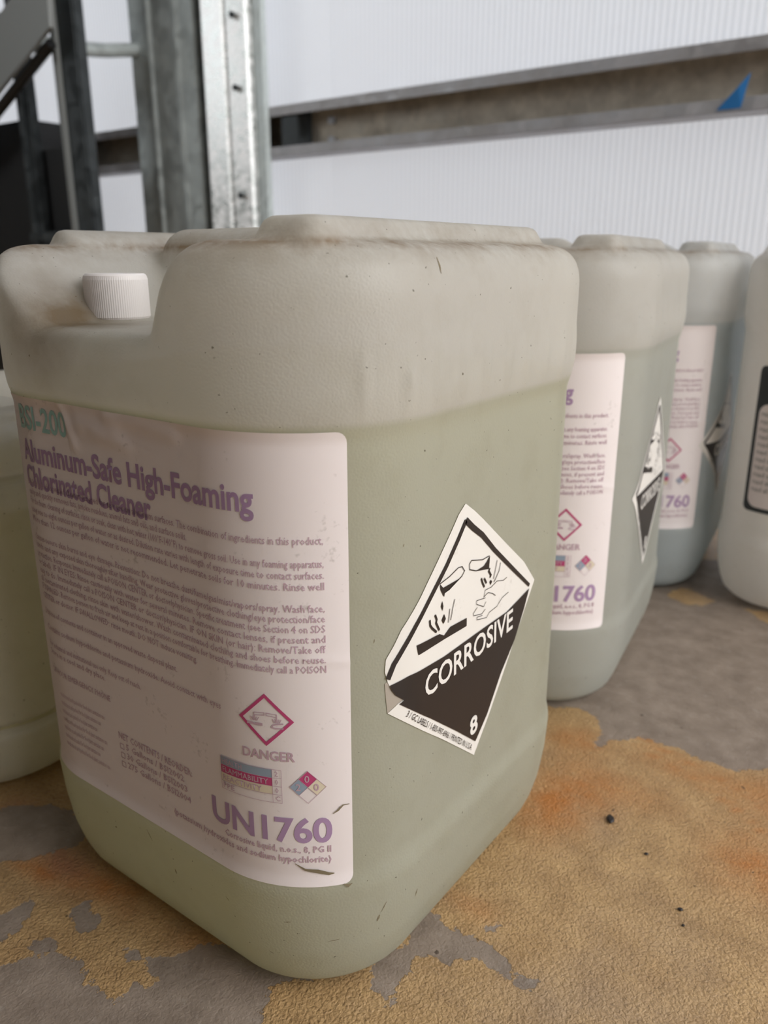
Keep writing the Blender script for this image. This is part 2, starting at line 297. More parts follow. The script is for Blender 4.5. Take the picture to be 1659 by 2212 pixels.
def fast_mesh(name, V, Q, m):
    me = bpy.data.meshes.new(name); me.vertices.add(len(V)); me.vertices.foreach_set('co', V.astype(np.float32).ravel())
    me.loops.add(len(Q)*4); me.loops.foreach_set('vertex_index', Q.astype(np.int32).ravel())
    me.polygons.add(len(Q)); me.polygons.foreach_set('loop_start', np.arange(0, len(Q)*4, 4, dtype=np.int32))
    me.update(calc_edges=True); me.polygons.foreach_set('use_smooth', np.ones(len(Q), bool)); me.materials.append(m); return me
LO, HI = (-.142, -.146, -.006), (.142, .146, .392)

# ------------------------------------------------------------------ wrapping flat print round the can
def curve(s):
    """point and outward normal of the outline at arc length s from the middle of the front"""
    sg = np.sign(s); s = np.abs(s); L1 = A-R; L2 = R*np.pi/2; t = np.clip((s-L1)/R, 0, np.pi/2)
    x = np.where(s < L1, s, np.where(s < L1+L2, A-R+R*np.sin(t), A))
    y = np.where(s < L1, -B, np.where(s < L1+L2, -B+R-R*np.cos(t), -B+R+(s-L1-L2)))
    nx, ny = np.sin(t), -np.cos(t)
    return sg*x, y, sg*nx, ny
def wrinkle(s, z):
    """creases and blisters of the front label, 0 elsewhere"""
    d = np.zeros_like(s)
    def ridge(p, q, wd, a):
        p, q = np.array(p), np.array(q); e = q-p; L = np.hypot(*e); t = np.clip(((s-p[0])*e[0]+(z-p[1])*e[1])/L**2, 0, 1)
        return a*np.exp(-(np.hypot(s-p[0]-t*e[0], z-p[1]-t*e[1])/wd)**2)
    d += ridge((-.036, .298), (-.028, .278), .0024, .0008)
    d += ridge((-.022, .290), (.004, .291), .0055, .0010)
    d += ridge((.000, .296), (.045, .293), .0030, .0009)
    d += ridge((.012, .284), (-.010, .286), .0035, .0006)
    d += ridge((.108, .199), (.130, .196), .0016, .0004)
    return np.where((s < .131) & (z > .07), d, 0)
def drape(S_, Z_, off):
    x, y, nx, ny = curve(S_); lo = np.full_like(S_, -.012); hi = np.full_like(S_, .008)
    tgt = off+wrinkle(S_, Z_)
    for _ in range(18):
        mid = (lo+hi)/2; f = sdf(x+nx*mid, y+ny*mid, Z_)-tgt; lo = np.where(f < 0, mid, lo); hi = np.where(f < 0, hi, mid)
    return np.stack([x+nx*mid, y+ny*mid, Z_], 1)
class Flat:
    """flat artwork in (s, z) metres, cut fine and wrapped on the can"""
    def __init__(s): s.bm = bmesh.new()
    def poly(s, pts): 
        vs = [s.bm.verts.new((p[0], p[1], 0)) for p in pts]; f = s.bm.faces.new(vs); return s
    def stroke(s, pts, wd, closed=False):
        P = [Vector((p[0], p[1])) for p in pts]; n = len(P); L, Rr = [], []
        ws = wd if isinstance(wd, (list, tuple)) else [wd]*n
        for i in range(n):
            a = P[(i-1) % n] if (i > 0 or closed) else P[i]; b = P[(i+1) % n] if (i < n-1 or closed) else P[i]
            t1 = (P[i]-a); t2 = (b-P[i]); t = ((t1.normalized() if t1.length else Vector((0, 0)))+(t2.normalized() if t2.length else Vector((0, 0)))).normalized()
            k = 1.0
            if t1.length and t2.length: k = 1/max(.5, t.dot(t2.normalized()))
            nn = Vector((-t.y, t.x))*ws[i]*.5*k; L.append(s.bm.verts.new((*(P[i]+nn), 0))); Rr.append(s.bm.verts.new((*(P[i]-nn), 0)))
        for i in range(n if closed else n-1):
            j = (i+1) % n; s.bm.faces.new([L[i], L[j], Rr[j], Rr[i]])
        return s
    def text(s, body, x0, zb, size, x1=None, bold=0.0, right=None, rot=0.0, res=2, maxw=None, xs=1.0):
        c = bpy.data.curves.new('t', 'FONT'); c.body = body; c.size = size; c.offset = bold*size; c.resolution_u = res; c.fill_mode = 'BOTH' if hasattr(c, 'fill_mode') and False else c.fill_mode
        o = bpy.data.objects.new('t', c); C.objects.link(o); dg = bpy.context.evaluated_depsgraph_get(); me = bpy.data.meshes.new_from_object(o.evaluated_get(dg))
        n = len(me.vertices); co = np.zeros(n*3, np.float32); me.vertices.foreach_get('co', co); co = co.reshape(-1, 3)
        mn, mx = co[:, 0].min(), co[:, 0].max(); sc = xs
        if x1 is not None: sc = (x1-x0)/(mx-mn)
        if right is not None: x0 = right-(mx-mn)*sc
        X = (co[:, 0]-mn)*sc; Y = co[:, 1]; cr, sr = math.cos(rot), math.sin(rot)
        vs = [s.bm.verts.new((x0+a*cr-b*sr, zb+a*sr+b*cr, 0)) for a, b in zip(X.tolist(), Y.tolist())]
        for f in me.polygons:
            try: s.bm.faces.new([vs[i] for i in f.vertices])
            except ValueError: pass
        bpy.data.objects.remove(o); bpy.data.curves.remove(c); bpy.data.meshes.remove(me); return s
    def build(s, name, m, parent, off, step=.004, zstep=None, loc=None):
        bm = s.bm
        if step:
            xs = [v.co.x for v in bm.verts]; ys = [v.co.y for v in bm.verts]
            for k in range(int(math.floor(min(xs)/step)), int(math.ceil(max(xs)/step))+1):
                bmesh.ops.bisect_plane(bm, geom=bm.verts[:]+bm.edges[:]+bm.faces[:], plane_co=(k*step+.00003, 0, 0), plane_no=(1, 0, 0))
            if zstep:
                for k in range(int(math.floor(min(ys)/zstep)), int(math.ceil(max(ys)/zstep))+1):
                    bmesh.ops.bisect_plane(bm, geom=bm.verts[:]+bm.edges[:]+bm.faces[:], plane_co=(0, k*zstep+.00003, 0), plane_no=(0, 1, 0))
        bmesh.ops.triangulate(bm, faces=[f for f in bm.faces if len(f.verts) > 4])
        bm.verts.index_update(); P = np.array([v.co[:2] for v in bm.verts])
        V = drape(P[:, 0], P[:, 1], off); F = [[v.index for v in f.verts] for f in bm.faces]
        # keep outward orientation
        bm.free(); o = mesh_obj(name, V, F, m, parent, True)
        if name in ('lettering', 'print'): o['kind'] = 'stuff'
        return o
def rrect(x0, x1, z0, z1, r, corners='all'):
    pts = []
    for cx, cz, a0, on in ((x1-r, z1-r, 0, 1), (x0+r, z1-r, 90, 1), (x0+r, z0+r, 180, 1), (x1-r, z0+r, 270, 1)):
        pts += [(cx+r*math.cos(math.radians(a0+t)), cz+r*math.sin(math.radians(a0+t))) for t in (0, 18, 36, 54, 72, 90)]
    return pts

# ------------------------------------------------------------------ front product label
def front_label(parent):
    L = Flat().poly(rrect(-.0925, .1285, .0795, .2985, .005)).build('product_label', MAT['label'], parent, .0004, .002, .002)
    o1, o2 = .00065, .0008
    Flat().text('BSI-200', -.0775, .2820, .0170, x1=-.0330, bold=.018, res=4).build('lettering', MAT['teal'], L, .0007, .002)
    t = Flat()
    t.text('Aluminum-Safe High-Foaming', -.0785,   .2650, .0162, x1=.0880, bold=.024, res=4)
    t.text('Chlorinated Cleaner', -.0785, .2510, .0162, x1=.0260, bold=.024, res=4); 
    t.text('UN1760', .0530, .1045, .0185, x1=.1185, bold=.024, res=5)
    t.build('lettering', MAT['purple'], L, o1, .003)
    t = Flat(); sz = .0050; Lx, Rx = -.0785, .1175
    full = [(.2515, 'BSI-200 is a chlorinated cleaner designed for safe use on aluminum surfaces. The combination of ingredients in this product,'),
            (.2413, 'For the foam cleaning of surfaces, rinse or soak, clean with hot water (100\u00b0F-140\u00b0F) to remove gross soil. Use in any foaming apparatus,'),
            (.2362, 'using one to eight ounces per gallon of water or as desired. Dilution rate varies with length of exposure time to contact surfaces.'),
            (.2311, 'More than 12 ounces per gallon of water is not recommended. Let penetrate soils for 10 minutes. Rinse well'),
            (.2211, 'Causes severe skin burns and eye damage. Prevention: Do not breathe dust/fume/gas/mist/vapors/spray. Wash face,'),
            (.2163, 'hands, and any exposed skin thoroughly after handling. Wear protective gloves/protective clothing/eye protection/face'),
            (.2115, 'protection. Response: Immediately call a POISON CENTER or doctor/physician. Specific treatment (see Section 4 on SDS'),
            (.2067, 'or label). IF IN EYES: Rinse cautiously with water for several minutes. Remove contact lenses, if present and'),
            (.2019, 'easy to do. Immediately call a POISON CENTER or doctor/physician. IF ON SKIN (or hair): Remove/Take off'),
            (.1971, 'all contaminated clothing, rinse skin with water/shower. Wash contaminated clothing and shoes before reuse.'),
            (.1923, 'IF INHALED: Remove person to fresh air and keep at rest in a position comfortable for breathing. Immediately call a POISON')]
    for z, b in full: t.text(b, Lx, z, sz, x1=Rx, res=1, bold=.006)
    part = [(.2464, 'easily and quickly removes fats, smoke residues, animal fats and oils, and surface soils.', .0490),
            (.1870, 'CENTER or doctor. IF SWALLOWED: rinse mouth. DO NOT induce vomiting.', .0500),
            (.1775, 'Dispose of contents and container in an approved waste disposal plant.', .0350),
            (.1680, 'Contains sodium hypochlorite and potassium hydroxide. Avoid contact with eyes', .0640),
            (.1580, 'For industrial and institutional use only. Keep out of reach.', .0050),
            (.1530, 'Store in a cool and dry place.', -.0250),
            (.1415, '24 HOUR EMERGENCY PHONE', -.0225)]
    for z, b, x1 in part: t.text(b, Lx, z, sz, x1=x1, res=1, bold=.006)
    for k in range(7): t.text('manufactured and packed for food plant sanitation use', Lx+.006, .128-k*.0052, .0045, x1=-.030-.004*(k % 3), res=1)
    t.text('NET CONTENTS / REORDER:', -.0185, .1215, .0058, x1=.0395, res=1, bold=.01)
    for k, b in enumerate(('5 Gallons / BSI2002', '30 Gallons / BSI2003', '275 Gallons / BSI2004')):
        t.text(b, -.0130, .1160-k*.0055, .0055, x1=.0330+k*.002, res=1, bold=.008)
        t.stroke([(-.0180, .1155-k*.0055), (-.0150, .1155-k*.0055), (-.0150, .1185-k*.0055), (-.0180, .1185-k*.0055)], .0004, True)
    t.text('DANGER', .0757, .1478, .0068, x1=.1020, res=2, bold=.02)
    t.text('Corrosive liquid, n.o.s., 8, PG II', .0610, .0985, .0052, x1=.1178, res=1, bold=.014)
    t.text('(potassium hydroxides and sodium hypochlorite)', .0230, .0930, .0052, x1=.1178, res=1, bold=.014)
    # corrosion pictogram: two tubes, bar and hand
    gx, gz = .0885, .1682
    for sx in (-1, 1):
        t.stroke([(gx+sx*.0005, gz+.0036), (gx+sx*.0056, gz+.0032), (gx+sx*.0056, gz+.0018), (gx+sx*.0005, gz+.0024)], .0004, True)
        t.stroke([(gx+sx*.0055, gz+.0018), (gx+sx*.0055, gz-.0008)], .0006)
        for dx in (-.0016, -.0007, .0008, .0017): t.stroke([(gx+sx*.0055+dx*1.3, gz+.0010), (gx+sx*.0055+dx*.7, gz-.0010)], .0004)
    t.poly([(gx-.0094, gz-.0032), (gx-.0015, gz-.0032), (gx-.0015, gz-.0018), (gx-.0050, gz-.0018), (gx-.0056, gz-.0024), (gx-.0062, gz-.0018), (gx-.0094, gz-.0018)])
    t.stroke([(gx+.0086, gz-.0012), (gx+.0055, gz-.0016), (gx+.0035, gz-.0022), (gx+.0030, gz-.0033), (gx+.0048, gz-.0038), (gx+.0086, gz-.0036)], .0007)
    t.build('lettering', MAT['mauve'], L, o1, .006)
    f = Flat(); f.stroke([(gx, gz+.0122), (gx+.0126, gz), (gx, gz-.0122), (gx-.0126, gz)], .0015, True); f.build('hazard_mark', MAT['magenta'], L, o1, .003)
    f = Flat()
    tx0, txm, tx1, tz, rh = .0615, .0905, .0950, .1430, .0044
    f.poly([(tx0, tz-2*rh), (txm, tz-2*rh), (txm, tz-rh), (tx0, tz-rh)])
    nx_, nz_, nr = .1075, .1345, .0086
    f.build('hazard_table', MAT['magenta'], L, o1, .003); f = Flat()
    f.poly([(nx_, nz_+nr), (nx_+nr/2, nz_+nr/2), (nx_, nz_), (nx_-nr/2, nz_+nr/2)])
    f.build('hazard_mark', MAT['magenta'], L, o1, .003)
    f = Flat().poly([(tx0, tz-rh), (txm, tz-rh), (txm, tz), (tx0, tz)]).build('hazard_table', MAT['bluep'], L, o1, .003)
    f = Flat().poly([(nx_-nr, nz_), (nx_-nr/2, nz_-nr/2), (nx_, nz_), (nx_-nr/2, nz_+nr/2)])
    f.build('hazard_mark', MAT['bluep'], L, o1, .003)
    Flat().poly([(tx0, tz-3*rh), (txm, tz-3*rh), (txm, tz-2*rh), (tx0, tz-2*rh)]).build('hazard_table', MAT['cream'], L, o1, .003)
    Flat().poly([(nx_+nr, nz_), (nx_+nr/2, nz_+nr/2), (nx_, nz_), (nx_+nr/2, nz_-nr/2)]).build('hazard_mark', MAT['cream'], L, o1, .003)
    t = Flat()
    for k in range(5): t.stroke([(tx0, tz-k*rh), (tx1, tz-k*rh)], .00022)
    for x in (tx0, txm, tx1): t.stroke([(x, tz), (x, tz-4*rh)], .00022)
    t.stroke([(nx_, nz_+nr), (nx_+nr, nz_), (nx_, nz_-nr), (nx_-nr, nz_)], .0002, True)
    t.stroke([(nx_-nr/2, nz_-nr/2), (nx_+nr/2, nz_+nr/2)], .0002); t.stroke([(nx_+nr/2, nz_-nr/2), (nx_-nr/2, nz_+nr/2)], .0002)
    for k, b in enumerate(('HEALTH', 'FLAMMABILITY', 'REACTIVITY', 'PPE')):
        t.text(b, tx0+.001, tz-(k+1)*rh+.0008, .0040, x1=tx0+.001+(.012, .026, .0225, .007)[k], res=1, bold=.012)
    for k, b in enumerate('200C'): t.text(b, txm+.0012, tz-(k+1)*rh+.0010, .0038, res=1, bold=.012)
    t.text('0', nx_-.0016, nz_+nr/2-.0017, .0052, res=2, bold=.01); t.text('2', nx_-nr/2-.0015, nz_-.0018, .0052, res=2, bold=.01); t.text('0', nx_+nr/2-.0016, nz_-.0018, .0052, res=2, bold=.02)
    t.build('lettering', MAT['mauve'], L, o2, .006)
    tag(L, 'faded product label with purple lettering'); return L

def dirt_smears(L):
    f = Flat(); rnd = random.Random(3)
    f.stroke([(.1000, .0925), (.1050, .0890), (.1110, .0880), (.1165, .0862), (.1190, .0862)], [.0003, .0012, .0022, .0016, .0004])
    f.stroke([(.1190, .1195), (.1215, .1210), (.1240, .1235), (.1270, .1235)], [.0003, .0008, .0006, .0003])
    f.stroke([(.1215, .1210), (.1225, .1230)], .0003)
    f.stroke([(.1235, .0800), (.1255, .0785), (.1275, .0795)], [.0002, .0012, .0003])
    return f

# ------------------------------------------------------------------ diamond hazard sticker
def hazard(parent, c, rot, clean=False):
    cr, sr = math.cos(rot), math.sin(rot)
    T = lambda p: (c[0]+(p[0]*cr-p[1]*sr)*.001, c[1]+(p[0]*sr+p[1]*cr)*.001)
    P = lambda k: [T(p) for p in ART[k]]
    if clean: out = [T(p) for p in [(0, 75), (25, 49), (73, 0), (40, -34), (0, -75), (-36, -36), (-74, 0), (-50, 25), (-24, 49)]]
    else: out = P('outer')
    K = Flat().poly(out).build('hazard_sticker', MAT['sticker'], parent, .0005, .002, .0025)
    o1 = .0009
    b = Flat()
    b.stroke(P('bl') if not clean else [T((0, 67)), T((-66, 2))], .0028); b.stroke(P('br'), [.0034, .0032, .003, .0026, .0024, .0020])
    low = P('low') if not clean else [T(p) for p in [(-66, 1), (66, 1), (0, -66)]]
    b.poly(low); b.poly(P('bar'))
    for k in ('t1f', 't2f', 'd1', 'd2', 'd3'): b.poly(P(k))
    for k in ('t1', 't2', 'q1', 'q2', 'q3', 'q4'): b.stroke(P(k), .0005)
    for k in ('h1', 'h2', 'h3', 'h4'): b.stroke(P(k), .00035)
    for k in ('k1', 'k2', 'k3', 'k4', 'k5'): b.stroke(P(k), .0012)
    # small print along the lower edge
    p0, p1 = T((-59, -10.2)), T((-5, -68.0))
    b.text('3 / GC LABELS / 1-800-997-6966 / PRINTED IN U.S.A.', p0[0], p0[1], .0046, x1=p0[0]+math.hypot(p1[0]-p0[0], p1[1]-p0[1]), rot=math.atan2(p1[1]-p0[1], p1[0]-p0[0]), res=2)
    b.build('print', MAT['black'], K, o1, .0025, .003)
    w_ = Flat(); p0, p1 = T((-44.0, -8.8)), T((43.5, -17.0))
    if clean: p0, p1 = T((-44, -15)), T((44, -15))
    w_.text('CORROSIVE', p0[0], p0[1], .0175, x1=p0[0]+math.hypot(p1[0]-p0[0], p1[1]-p0[1]), rot=math.atan2(p1[1]-p0[1], p1[0]-p0[0]), bold=.016, res=3)
    q = T((-5.5, -58.5)); w_.text('8', q[0], q[1], .0150, rot=rot, bold=.03, res=3, xs=1.05)
    w_.build('lettering', MAT['sticker'], K, .0011, .0025, .003)
    if not clean:
        tn = Flat().poly(P('torn')).build('torn_corner', MAT['torn'], K, .0003, .003, .004); tag(tn, 'grey adhesive left where the sticker corner tore off')
    tag(K, 'black and white diamond sticker reading CORROSIVE 8'); return K

# ------------------------------------------------------------------ screw cap
def screw_cap(parent, c, r, z0, h):
    n = 180; V = []; F = []; rings = [(r*.80, 0), (r*.97, 0), (r, .0012), (r*1.0, h-.003), (r*.975, h-.001), (r*.90, h), (0.0001, h)]
    for q, (rr, zz) in enumerate(rings):
        for j in range(n):
            a = 2*math.pi*j/n; k = 1.007 if (j % 2 and q in (2, 3)) else 1.0
            V.append((rr*k*math.cos(a), rr*k*math.sin(a), zz))
    for q in range(len(rings)-1):
        for j in range(n): F.append([q*n+j, q*n+(j+1) % n, (q+1)*n+(j+1) % n, (q+1)*n+j])
    o = mesh_obj('screw_cap', V, F, MAT['cap'], parent); o.location = (c[0], c[1], z0); tag(o, 'white ribbed screw cap'); return o

# ------------------------------------------------------------------ the setting
def setting():
    # floor: painted concrete; attribute fields hold where the paint has come off and where rust has run
    xs = np.concatenate([np.arange(-5, -.5, .25), np.arange(-.5, .75, .006), np.arange(.75, 6.1, .25)])
    ys = np.concatenate([np.arange(-4, -.42, .25), np.arange(-.42, 1.0, .006), np.array([1.0, 1.2, 1.4, 2, 3])])
    X, Y = np.meshgrid(xs, ys, indexing='ij'); x, y = X.ravel(), Y.ravel()
    def sd(poly):
        P = np.array(poly); Q = np.roll(P, -1, 0); d = np.full(len(x), 9.); ins = np.zeros(len(x), bool)
        for a, b in zip(P, Q):
            e = b-a; t = np.clip(((x-a[0])*e[0]+(y-a[1])*e[1])/(e@e), 0, 1); d = np.minimum(d, np.hypot(x-a[0]-t*e[0], y-a[1]-t*e[1]))
            cnd = (a[1] > y) != (b[1] > y); ins ^= cnd & (x < (b[0]-a[0])*(y-a[1])/(b[1]-a[1]+1e-12)+a[0])
        return np.where(ins, -d, d)
    d = np.full(len(x), 9.)
    for p in PEEL.values(): d = np.minimum(d, sd(p))
    for p in TAN.values(): d = np.maximum(d, -sd(p))
    peel = np.clip(-d/.02, -1, 1)
    rust = np.zeros(len(x))
    for cx, cy, rx, ry, a in ((.129, .098, .022, .03, .9), (.107, .187, .022, .018, .8), (.26, .125, .03, .03, 1.0), (.132, .13, .03, .03, .6), (-.059, -.128, .03, .010, .9), (-.10, -.145, .018, .007, 1.0), (.030, -.122, .035, .012, .6), (.13, -.010, .014, .008, .6), (.19, .20, .04, .016, .55), (-.03, -.1, .03, .02, .7), (.16, .15, .04, .02, .45), (.25, .2, .03, .03, .6)):
        rust += a*np.exp(-((x-cx)/rx)**2-((y-cy)/ry)**2)
    for pts, wd, a in (([(.150, .222), (.18, .213), (.216, .203), (.26, .178), (.30, .15)], .0035, .9), ([(.150, .209), (.19, .196), (.23, .176), (.27, .15)], .0028, .8), ([(-.12, -.150), (-.08, -.14), (-.055, -.132), (-.03, -.115)], .003, .8)):
        for p, q in zip(pts[:-1], pts[1:]):
            p, q = np.array(p), np.array(q); e = q-p; t = np.clip(((x-p[0])*e[0]+(y-p[1])*e[1])/(e@e), 0, 1); rust = np.maximum(rust, a*np.exp(-(np.hypot(x-p[0]-t*e[0], y-p[1]-t*e[1])/wd)**2))
    pink = .9*np.exp(-((x+.165)/.025)**2-((y+.13)/.02)**2)+.8*np.exp(-((x+.10)/.04)**2-((y+.132)/.014)**2)
    V = np.stack([x, y, 0*x], 1); ny = len(ys); i, j = np.meshgrid(np.arange(len(xs)-1), np.arange(ny-1), indexing='ij'); k = (i*ny+j).ravel()
    Q = np.stack([k, k+ny, k+ny+1, k+1], 1)
    m, n, l, b = newmat('painted_concrete')
    tc = n.new('ShaderNodeTexCoord').outputs['Object']
    at = lambda nm: (lambda a: (setattr(a, 'attribute_name', nm), a.outputs['Fac'])[1])(n.new('ShaderNodeAttribute'))
    pe, ru, pk = at('peel'), at('rust'), at('pink')
    wob = mth(n, l, 'ADD', mth(n, l, 'SUBTRACT', noise(n, l, 70, 5, tc, .62), .5), mth(n, l, 'MULTIPLY', mth(n, l, 'SUBTRACT', noise(n, l, 260, 4, tc, .6), .5), .4))
    mask = ramp(n, l, mth(n, l, 'ADD', mth(n, l, 'ADD', pe, mth(n, l, 'MULTIPLY', wob, 1.0)), .5), [(.49, BW(0)), (.51, BW(1))])
    fine = noise(n, l, 420, 3, tc, .7); mid = noise(n, l, 45, 4, tc, .6); big = noise(n, l, 7, 4, tc, .6)
    tan = ramp(n, l, mid, [(.3, S(166, 134, 94)), (.7, S(196, 162, 116))])
    tan = mixc(n, l, ramp(n, l, fine, [(.30, BW(.65)), (.48, BW(0))]), tan, S(112, 88, 60))
    tan = mixc(n, l, ramp(n, l, big, [(.50, BW(0)), (.75, BW(.5))]), tan, S(158, 138, 118))
    rn = mth(n, l, 'MULTIPLY', mth(n, l, 'MULTIPLY', ru, mth(n, l, 'ADD', mth(n, l, 'MULTIPLY', noise(n, l, 60, 4, tc, .65), 1.6), -.05)), 1.0, True)
    tan = mixc(n, l, rn, tan, S(182, 118, 60))
    tan = mixc(n, l, mth(n, l, 'MULTIPLY', pk, noise(n, l, 50, 5, tc), True), tan, S(150, 84, 70))
    gry = ramp(n, l, mid, [(.3, S(126, 112, 100)), (.7, S(156, 141, 128))])
    gry = mixc(n, l, ramp(n, l, noise(n, l, 120, 4, tc, .7), [(.58, BW(0)), (.75, BW(.55))]), gry, S(172, 162, 152))
    gry = mixc(n, l, mth(n, l, 'MULTIPLY', rn, .35), gry, S(140, 88, 48))
    col = mixc(n, l, mask, tan, gry)
    spk = ramp(n, l, noise(n, l, 150, 2, tc, .4), [(.745, BW(0)), (.765, BW(.8))])
    col = mixc(n, l, spk, col, S(64, 50, 38))
    l.new(col, b.inputs['Base Color']); l.new(ramp(n, l, mask, [(0, BW(.36)), (1, BW(.55))]), b.inputs['Roughness'])
    b.inputs['Specular IOR Level'].default_value = .5
    vo = n.new('ShaderNodeTexVoronoi'); vo.feature = 'F1'; vo.inputs['Scale'].default_value = 520; vo.inputs['Randomness'].default_value = 1
    wv_ = n.new('ShaderNodeVectorMath'); wv_.operation = 'MULTIPLY_ADD'; nz = n.new('ShaderNodeTexNoise'); nz.inputs['Scale'].default_value = 300; l.new(tc, nz.inputs['Vector'])
    l.new(nz.outputs['Color'], wv_.inputs[0]); wv_.inputs[1].default_value = (.004, .004, .004); l.new(tc, wv_.inputs[2]); l.new(wv_.outputs[0], vo.inputs['Vector'])
    vor = mth(n, l, 'SUBTRACT', 1.0, vo.outputs['Distance'])
    h = mth(n, l, 'SUBTRACT', mth(n, l, 'ADD', mth(n, l, 'MULTIPLY', vor, mth(n, l, 'SUBTRACT', 1.0, mth(n, l, 'MULTIPLY', mask, .65))), mth(n, l, 'MULTIPLY', noise(n, l, 230, 3, tc, .6), .7)), mth(n, l, 'MULTIPLY', mask, .45))
    bump(n, l, h, .7, .0009, b)
    me = fast_mesh('floor', V, Q, m)
    for nm, a in (('peel', peel), ('rust', rust), ('pink', pink)):
        t = me.attributes.new(nm, 'FLOAT', 'POINT'); t.data.foreach_set('value', a.astype(np.float32))
    o = bpy.data.objects.new('floor', me); C.objects.link(o); tag(o, 'floor of tan paint peeling off grey concrete with orange rust stains', kind='structure')

    # back wall of twin-wall polycarbonate: a frame root with one object for each panel
    wb = empty('wall_back', (0, 1.15, 0)); tag(wb, 'white translucent polycarbonate wall behind the jugs', kind='structure')
    def panel(x0, x1, y, amp, pitch=.0117):
        nx = int((x1-x0)/pitch*6); xs = np.linspace(x0, x1, nx); V = []; F = []
        for z in (-.0, 3.0):
            for q, xx in enumerate(xs): V.append((xx, y+amp*abs(math.sin(math.pi*(xx-x0)/pitch)), z))
        for q in range(nx-1): F.append([q, q+1, nx+q+1, nx+q])
        for z in (0, 3.0): pass
        k = len(V)
        for z in (-.0, 3.0):
            for xx in (x0, x1): V.append((xx, y+.010, z))
        F += [[k, k+2, k+3, k+1]]
        return mesh_obj('panel', V, F, MAT['poly'], wb, True)
    panel(-4.2, -2.0, 0, .0010); panel(-2.0, -.93, 0, .0003); panel(-.93, .45, -.001, .0016); panel(.45, 1.7, -.001, .0016); panel(1.7, 3.0, -.001, .0014)
    for nm, lab, bx in (('wall_left', 'dark wall at the far left', (-4.25, -4.2, -3.2, 1.2, 0, 3)), ('wall_right', 'wall to the right with the open roller door', (2.95, 3.0, -3.25, -.3, 0, 3)), ('wall_front', 'wall behind the camera', (-4.2, 3.0, -3.25, -3.2, 0, 3)), ('ceiling', 'steel roof', (-4.25, 3.0, -3.25, 1.2, 3.0, 3.05))):
        mb = MB(); mb.box(*bx); tag(mb.build(nm, MAT['white_sheet'] if nm in ('ceiling', 'wall_front') else MAT['darksteel']), lab, kind='structure')

def c_purlin(name, x0, x1, yw, z0, z1, depth, lip, label):
    root = empty(name, (x0, yw, z0)); tag(root, label, 'beam')
    L = x1-x0; h = z1-z0; t = .003; r = []
    def add(nm, y0, y1, a, b, m, bev=.001):
        mb = MB(); mb.box(0, L, y0, y1, a, b, bev); return mb.build(nm, m, root)
    add('web', -t, 0, 0, h, MAT['purlin_web']); add('flange', -depth, 0, h-t, h, MAT['purlin']); add('flange', -depth, 0, 0, t, MAT['purlin'])
    add('lip', -depth-.001, -depth+t, h-lip, h, MAT['purlin']); add('lip', -depth-.001, -depth+t, 0, lip, MAT['purlin'])
    return root
setting()
# ------------------------------------------------------------------ jerrycans
def make_body(name, m, grooves=(), h=.0030):
    V, Q = nets(lambda a, b, c: sdf(a, b, c, grooves), LO, HI, h)
    return fast_mesh(name, V, Q, m)
body_mesh = make_body('body', MAT['hdpe1'])
def liquid_mesh(level):
    return nets(lambda a, b, c: np.maximum(sdf(a, b, c)+.0016, c-level), LO, (.142, .146, level+.012), .0042)
LV, LQ = liquid_mesh(.3015)
def jug(label, x, y, rz, lq, hd='hdpe1', group='row of milky jerrycans'):
    r = empty('jerrycan', (x, y, 0), rz); tag(r, label, 'jug', group)
    me = body_mesh
    if hd != 'hdpe1': me = body_mesh.copy(); me.materials.clear(); me.materials.append(MAT[hd])
    b = bpy.data.objects.new('body', me); C.objects.link(b); b.parent = r
    l_ = bpy.data.objects.new('liquid', fast_mesh('liquid', LV, LQ, lq)); C.objects.link(l_); l_.parent = r
    screw_cap(r, (-.052, -.084), .0160, .3345, .0225)
    return r
j1 = jug('nearest translucent plastic jerrycan with a purple-lettered label and torn CORROSIVE sticker', 0, 0, 0, MAT['liq1'])
lab = front_label(j1)
hz = hazard(j1, (.2158, .1778), math.radians(7.5))
# small scuffs and scratches on the plastic
f = Flat()
for (s_, z_, l_, wd, an) in ((.179, .3615, .0065, .0009, 80), (.0015, .070, .007, .0006, -60), (.020, .0555, .003, .0011, -75), (.118, .045, .006, .0005, 5), (.142, .052, .004, .0012, 70), (.145, .058, .006, .0005, 60), (.095, .058, .004, .0004, 10), (.1685, .0525, .0045, .0007, 75), (.1405, .2035, .002, .0005, 80), (.060, .0600, .003, .0005, -40), (-.030, .060, .002, .001, 20), (.157, .245, .0015, .0005, 70), (.084, .034, .003, .0005, -30)):
    a = math.radians(an); f.stroke([(s_-math.cos(a)*l_/2, z_-math.sin(a)*l_/2), (s_, z_), (s_+math.cos(a)*l_/2, z_+math.sin(a)*l_/2)], [wd*.3, wd, wd*.4])
tag(f.build('scuff_mark', MAT['grime'], j1, .0002, .004), 'dark scuffs and scratches', kind='stuff')

j2 = jug('second translucent jerrycan in the row, its bright label partly hidden by the nearest jug', -.0283, .3216, .155, MAT['liq2'], 'hdpe2')
j3 = jug('third translucent jerrycan in the row, with bluish liquid, beside the white jug', -.043, .6283, .126, MAT['liq3'], 'hdpe3')
for j, c, ro in ((j2, (.2285, .178), -.05), (j3, (.196, .172), 0.0)):
    copy_tree(lab, j); hazard(j, c, ro, True)

g = dirt_smears(lab).build('dirt_smear', MAT['grime'], lab, .0009, .004); tag(g, 'brown dirt smears', kind='stuff')
